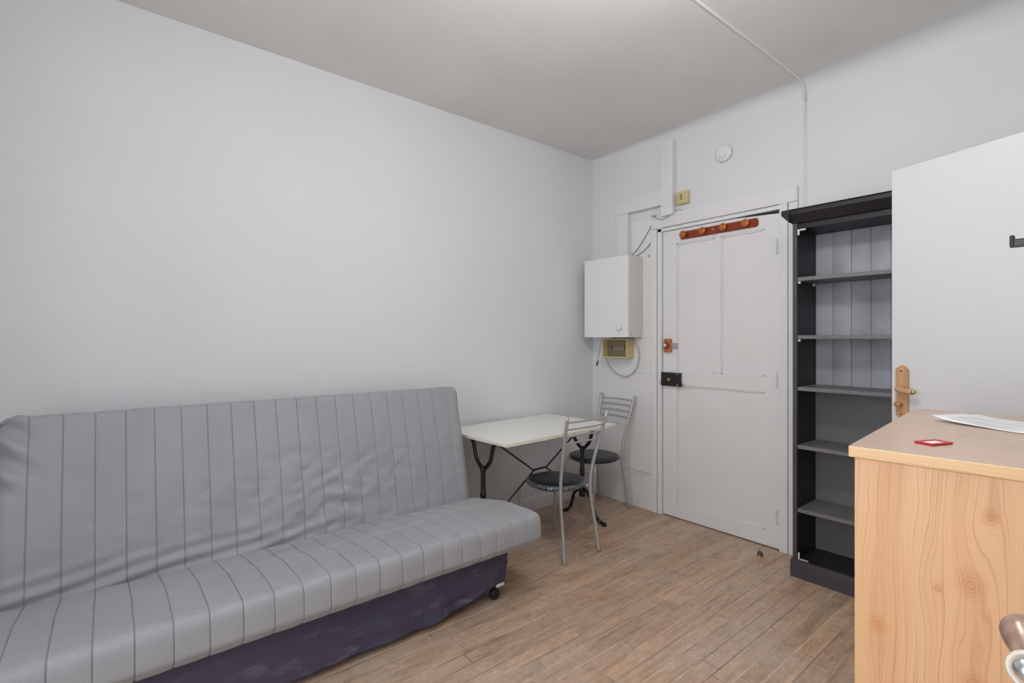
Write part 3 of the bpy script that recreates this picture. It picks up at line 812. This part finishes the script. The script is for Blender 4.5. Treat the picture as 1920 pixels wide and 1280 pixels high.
# seat: tilts down towards the back
seat_prof = rounded([(-1.815, .283), (-1.778, .32), (-1.785, .437), (-2.06, .432), (-2.36, .372), (-2.36, .25)], [.02, .03, .045, .15, .03, .03])
def seat_disp(p, y, n_):
    if n_.y < .5: return .0012*noise.noise(Vector((p.x*8, y*6, p.y*9)))
    w = max(0, min(1, (y-.2)/.5))*max(0, min(1, (1.35-y)/.3))
    v = .006*w*noise.noise(Vector((p.x*14+y*9, y*9, 3.1)))
    sag = -.010*math.exp(-((y-.75)/.45)**2)*math.exp(-((p.x+2.1)/.14)**2)
    return v + sag + .003*noise.noise(Vector((p.x*4, y*3, 0)))
mattress(seat_prof, SY0, SY1, .03, seat_disp, 'seat_mattress')
# backrest
bt = Vector((-2.505, 1.005)); bb = Vector((-2.335, .30))
ax_ = (bt-bb).normalized(); nx_ = Vector((ax_.y, -ax_.x))
if nx_.x < 0: nx_ = -nx_
back_prof = rounded([tuple(bb), tuple(bt), tuple(bt-nx_*.125+ax_*-.0), tuple(bb-nx_*.125)], [.03, .028, .035, .03])
def back_disp(p, y, n_):
    if n_.x < .3: return 0
    hgt = p.y
    # creases gathered low on the back, drooping diagonally
    low = max(0, min(1, (.86-hgt)/.25)) 
    mid = math.exp(-((y-.80)/.40)**2)
    v = 0
    c1 = noise.noise(Vector((y*4-hgt*6, hgt*22+y*7, 1.7)))
    c2 = noise.noise(Vector((y*11+hgt*4, hgt*30-y*12, 5.2)))
    v += (.013*c1+.008*c2)*low*(.25+mid)
    base = max(0, min(1, (.50-hgt)/.14))*max(0, min(1, (1.0-y)/.5))
    v += .013*base*math.sin((hgt-.12*y)*120+1.5*noise.noise(Vector((y*3, 0, 9))))
    # crumpled top left corner
    cl = math.exp(-((y-SY0-.02)/.07)**2)*max(0, min(1, (hgt-.70)/.12))
    v += .022*cl*math.sin(hgt*55+y*40)
    belly = .012*math.sin(PI*max(0, min(1, (hgt-.37)/.62)))
    return v+belly
mattress(back_prof, SY0, SY1-.02, .055, back_disp, 'back_mattress')
# underframe rail visible under the seat edge
b = bmesh.new(); box(b, -2.33-SO.x, -1.862-SO.x, SY0+.03-SO.y, SY1-.14-SO.y, .262, .281, .004)
link('frame_rail', b, M['frame_metal'], sofa)
# navy storage box skirt: front sheet hangs with folds, hem lifted at the right-hand corner
b = bmesh.new()
BFX, BY0_, BY1_ = -1.908, -.26, 1.535
def skirt(u, w):
    """u along the perimeter (front left -> front right -> right side back), w 0 top .. 1 bottom"""
    Lf = BY1_-BY0_; Ls = .42; s = u*(Lf+Ls); rc = .03
    hem = .032 + .040*max(0, min(1, (s-(Lf-.42))/.34)) if s < Lf else .072-.035*min(1, (s-Lf)/.2)
    z = .262-(.262-hem)*w
    fold = .008*w*math.sin(s*26+w*4+3*noise.noise(Vector((s*2, w*2, 0)))) * (.12+max(0, min(1, (s-.9)/.5)))
    fold += (.004+.014*max(0, min(1, (s-.9)/.5)))*noise.noise(Vector((s*4.5-w*2.6, w*3.2+s*2.0, 7)))*(.3+w)
    sag = -.012*w
    if s < Lf: return (BFX+fold+sag*0-.02*w*max(0, min(1, (s-Lf+.3)/.3)), BY0_+s, z)
    return (BFX-.018*w-(s-Lf), BY1_+fold*.4-.01*w, z)
nu, nw = 260, 26
G = [[b.verts.new(Vector(skirt(i/nu, j/nw))-SO) for j in range(nw+1)] for i in range(nu+1)]
for i in range(nu):
    for j in range(nw): b.faces.new((G[i][j], G[i+1][j], G[i+1][j+1], G[i][j+1])).smooth = True
fix(b)
sk = link('storage_skirt', b, M['navy'], sofa)
so = sk.modifiers.new('thickness', 'SOLIDIFY'); so.thickness = .003
b = bmesh.new(); box(b, -2.32-SO.x, -1.935-SO.x, BY0_+.03-SO.y, BY1_-.03-SO.y, .07, .24, .005); link('storage_box', b, M['plastic_black'], sofa)
b = bmesh.new(); box(b, -1.985-SO.x, -1.925-SO.x, BY1_-.06-SO.y, BY1_-.012-SO.y, .068, .082, .003); link('frame_corner', b, M['pale_plastic'], sofa)
for yy in (BY1_-.055, BY0_+.08):
    for xx in (-1.955, -2.27):
        b = bmesh.new()
        for s in (-.014, .002): lathe(b, [(.004, 0), (.024, .001), (.028, .004), (.028, .009), (.024, .012), (.004, .012)], 20, Matrix.Translation((xx-SO.x+s, yy-SO.y, .028)) @ Matrix.Rotation(PI/2, 4, 'Y'))
        box(b, xx-SO.x-.006, xx-SO.x+.006, yy-SO.y-.008, yy-SO.y+.008, .03, .069, .001)
        link('caster', fix(b), M['plastic_black'], sofa)
# metal strut carrying the backrest
for yy in (SY0+.12, SY1-.16):
    b = bmesh.new(); tube(b, [(-2.36-SO.x, yy-SO.y, .20), (-2.52-SO.x, yy-SO.y, .34), (-2.60-SO.x, yy-SO.y, .80)], .012, 10); link('back_strut', fix(b), M['frame_metal'], sofa)

# ------------------------------------------------------------------ bistro table
TC = Vector((-2.452, 2.164, 0)); ta = math.radians(2.9)
t = thing('bistro_table', 'white rectangular table on black cast-iron legs against the left wall', 'table', TC, ta)
TH = .708
b = bmesh.new(); box(b, -.315, .315, -.495, .495, TH-.018, TH, .0015); 
tp = link('tabletop', b, [M['table_top'], M['table_edge']], t)
for f in tp.data.polygons: f.material_index = 0 if abs(f.normal.z) > .7 else 1
b = bmesh.new(); box(b, -.10, .20, -.44, .46, TH-.030, TH-.019, .002); link('apron_bar', b, M['iron'], t)
px_ = .045; py = (-.415, .463)
for yy in py:
    px_ = .012 if yy < 0 else .045
    b = bmesh.new()
    lathe(b, [(.022, .165), (.024, .185), (.018, .20), (.016, .26), (.0155, .315), (.019, .322), (.019, .330), (.0155, .336), (.0155, .342), (.019, .348), (.019, .355), (.015, .362), (.0145, .42), (.015, .48), (.019, .505), (.014, .52)], 18, Matrix.Translation((px_, yy, 0)))
    pd = link('pedestal', fix(b), M['iron'], t)
    for s in (-1, 1):
        b = bmesh.new()
        pp = spline([(px_, yy, .500), (px_+s*.030, yy, .520), (px_+s*.066, yy, .560), (px_+s*.082, yy, .610), (px_+s*.098, yy, .655), (px_+s*.130, yy, .682), (px_+s*.150, yy, .686)], 6)
        tube(b, pp, [.013]*len(pp), 12, flat=.8); link('fork_arm', fix(b), M['iron'], pd)
        b = bmesh.new()
        pp = spline([(px_+s*.006, yy, .215), (px_+s*.045, yy, .205), (px_+s*.078, yy, .165), (px_+s*.092, yy, .115), (px_+s*.112, yy, .065), (px_+s*.150, yy, .028), (px_+s*.190, yy, .015), (px_+s*.205, yy, .0165)], 6)
        nP = len(pp)
        rr = [.015+.002*math.sin(i*.9)-.003*math.sin(PI*i/nP) for i in range(nP)]; rr[-1] = .011; rr[-2] = .015; rr[-3] = .016
        rr = [min(r_, p_.z-.0005) if p_.z < .03 else r_ for r_, p_ in zip(rr, pp)]
        tube(b, pp, rr, 12); link('foot', fix(b), M['iron'], pd)
for s in (0, 1):
    b = bmesh.new()
    y_a, y_b = (py[0]+.01, py[1]-.012) if s == 0 else (py[1]-.01, py[0]+.012)
    m_ = -1 if s == 0 else 1
    cyy = .018
    pts = [(px_+.008+s*.010+.05*(1-s), y_a, .678), (px_+.008+s*.010, cyy+m_*.055, .440), (px_+.008+s*.010, cyy-m_*.055, .440), (px_+.008+s*.010, y_b, .19)]
    tube(b, pts, .0055, 10); link('cross_brace', fix(b), M['iron'], t)

# ------------------------------------------------------------------ chairs
def make_chair(label, group):
    c = thing('cafe_chair', label, 'chair', group=group)
    r = .0103
    for s in (-1, 1):
        b = bmesh.new()
        pp = spline([(s*.147, -.212, 0), (s*.139, -.190, .15), (s*.130, -.165, .30), (s*.127, -.158, .40), (s*.133, -.172, .52), (s*.152, -.215, .70), (s*.168, -.255, .845)], 7)
        tube(b, pp, r, 14)
        ellipsoid(b, pp[-1], r*1.02, r*1.02, .006, seg=14)
        link('rear_leg', fix(b), M['tube'], c)
        b = bmesh.new()
        pp = spline([(s*.095, .075, .386), (s*.118, .110, .388), (s*.138, .140, .374), (s*.148, .158, .338), (s*.156, .180, .20), (s*.165, .205, 0)], 7)
        tube(b, pp, r*.95, 14); link('front_leg', fix(b), M['tube'], c)
        b = bmesh.new(); tube(b, [(s*.105, -.085, .386), (s*.127, -.158, .388)], .008, 10); link('seat_bracket', fix(b), M['tube'], c)
    b = bmesh.new()
    n = 40; ring = [(.145*math.cos(2*PI*k/n), .145*math.sin(2*PI*k/n)+.008, .384) for k in range(n+1)]
    tube(b, ring, .009, 10, caps=False); link('seat_ring', fix(b), M['tube'], c)
    for z in (.812, .770, .728, .686):
        y = -.255+(.845-z)*.275; x = .167-(.845-z)*.105
        b = bmesh.new(); tube(b, spline([(-x, y, z), (-x*.5, y-.016, z+.002), (0, y-.021, z+.003), (x*.5, y-.016, z+.002), (x, y, z)], 6), .0055, 10); link('back_rail', fix(b), M['tube'], c)
    b = bmesh.new()
    lathe(b, [(.150, 0), (.178, .002), (.186, .010), (.187, .018), (.182, .027), (.165, .033), (.12, .036), (.06, .037), (.02, .037)], 56)
    st = link('seat', b, M['vinyl'], c); st.location = (0, .008, .388)
    b = bmesh.new(); lathe(b, [(.140, -.004), (.150, -.004), (.150, .0), (.14, .001)], 40); link('seat_base', b, M['iron'], st)
    return c
def dup(root, label):
    r_ = root.copy(); COL.objects.link(r_); r_['label'] = label
    for ch in list(root.children):
        c_ = ch.copy(); COL.objects.link(c_); c_.parent = r_
        for g_ in list(ch.children):
            d_ = g_.copy(); COL.objects.link(d_); d_.parent = c_
    return r_
ch1 = make_chair('silver tube cafe chair with scuffed black round seat standing nearest the sofa', 'cafe chairs at the white table')
ch2 = dup(ch1, 'silver tube cafe chair with round black seat standing in the corner against the back wall')
ch1.location = (-2.207, 2.160, 0); ch1.rotation_euler = (0, 0, PI/2)
ch2.location = (-2.503, 2.845, 0); ch2.rotation_euler = (0, 0, PI-math.radians(2))
M['vinyl_clean'] = simple('black_vinyl', (.015, .017, .018), .32, var=.2, vscale=20, bscale=200, bstr=.1, bdist=.001)
for c_ in ch2.children:
    if c_.name.startswith('seat') and c_.data.materials[0] == M['vinyl']:
        c_.material_slots[0].link = 'OBJECT'; c_.material_slots[0].material = M['vinyl_clean']
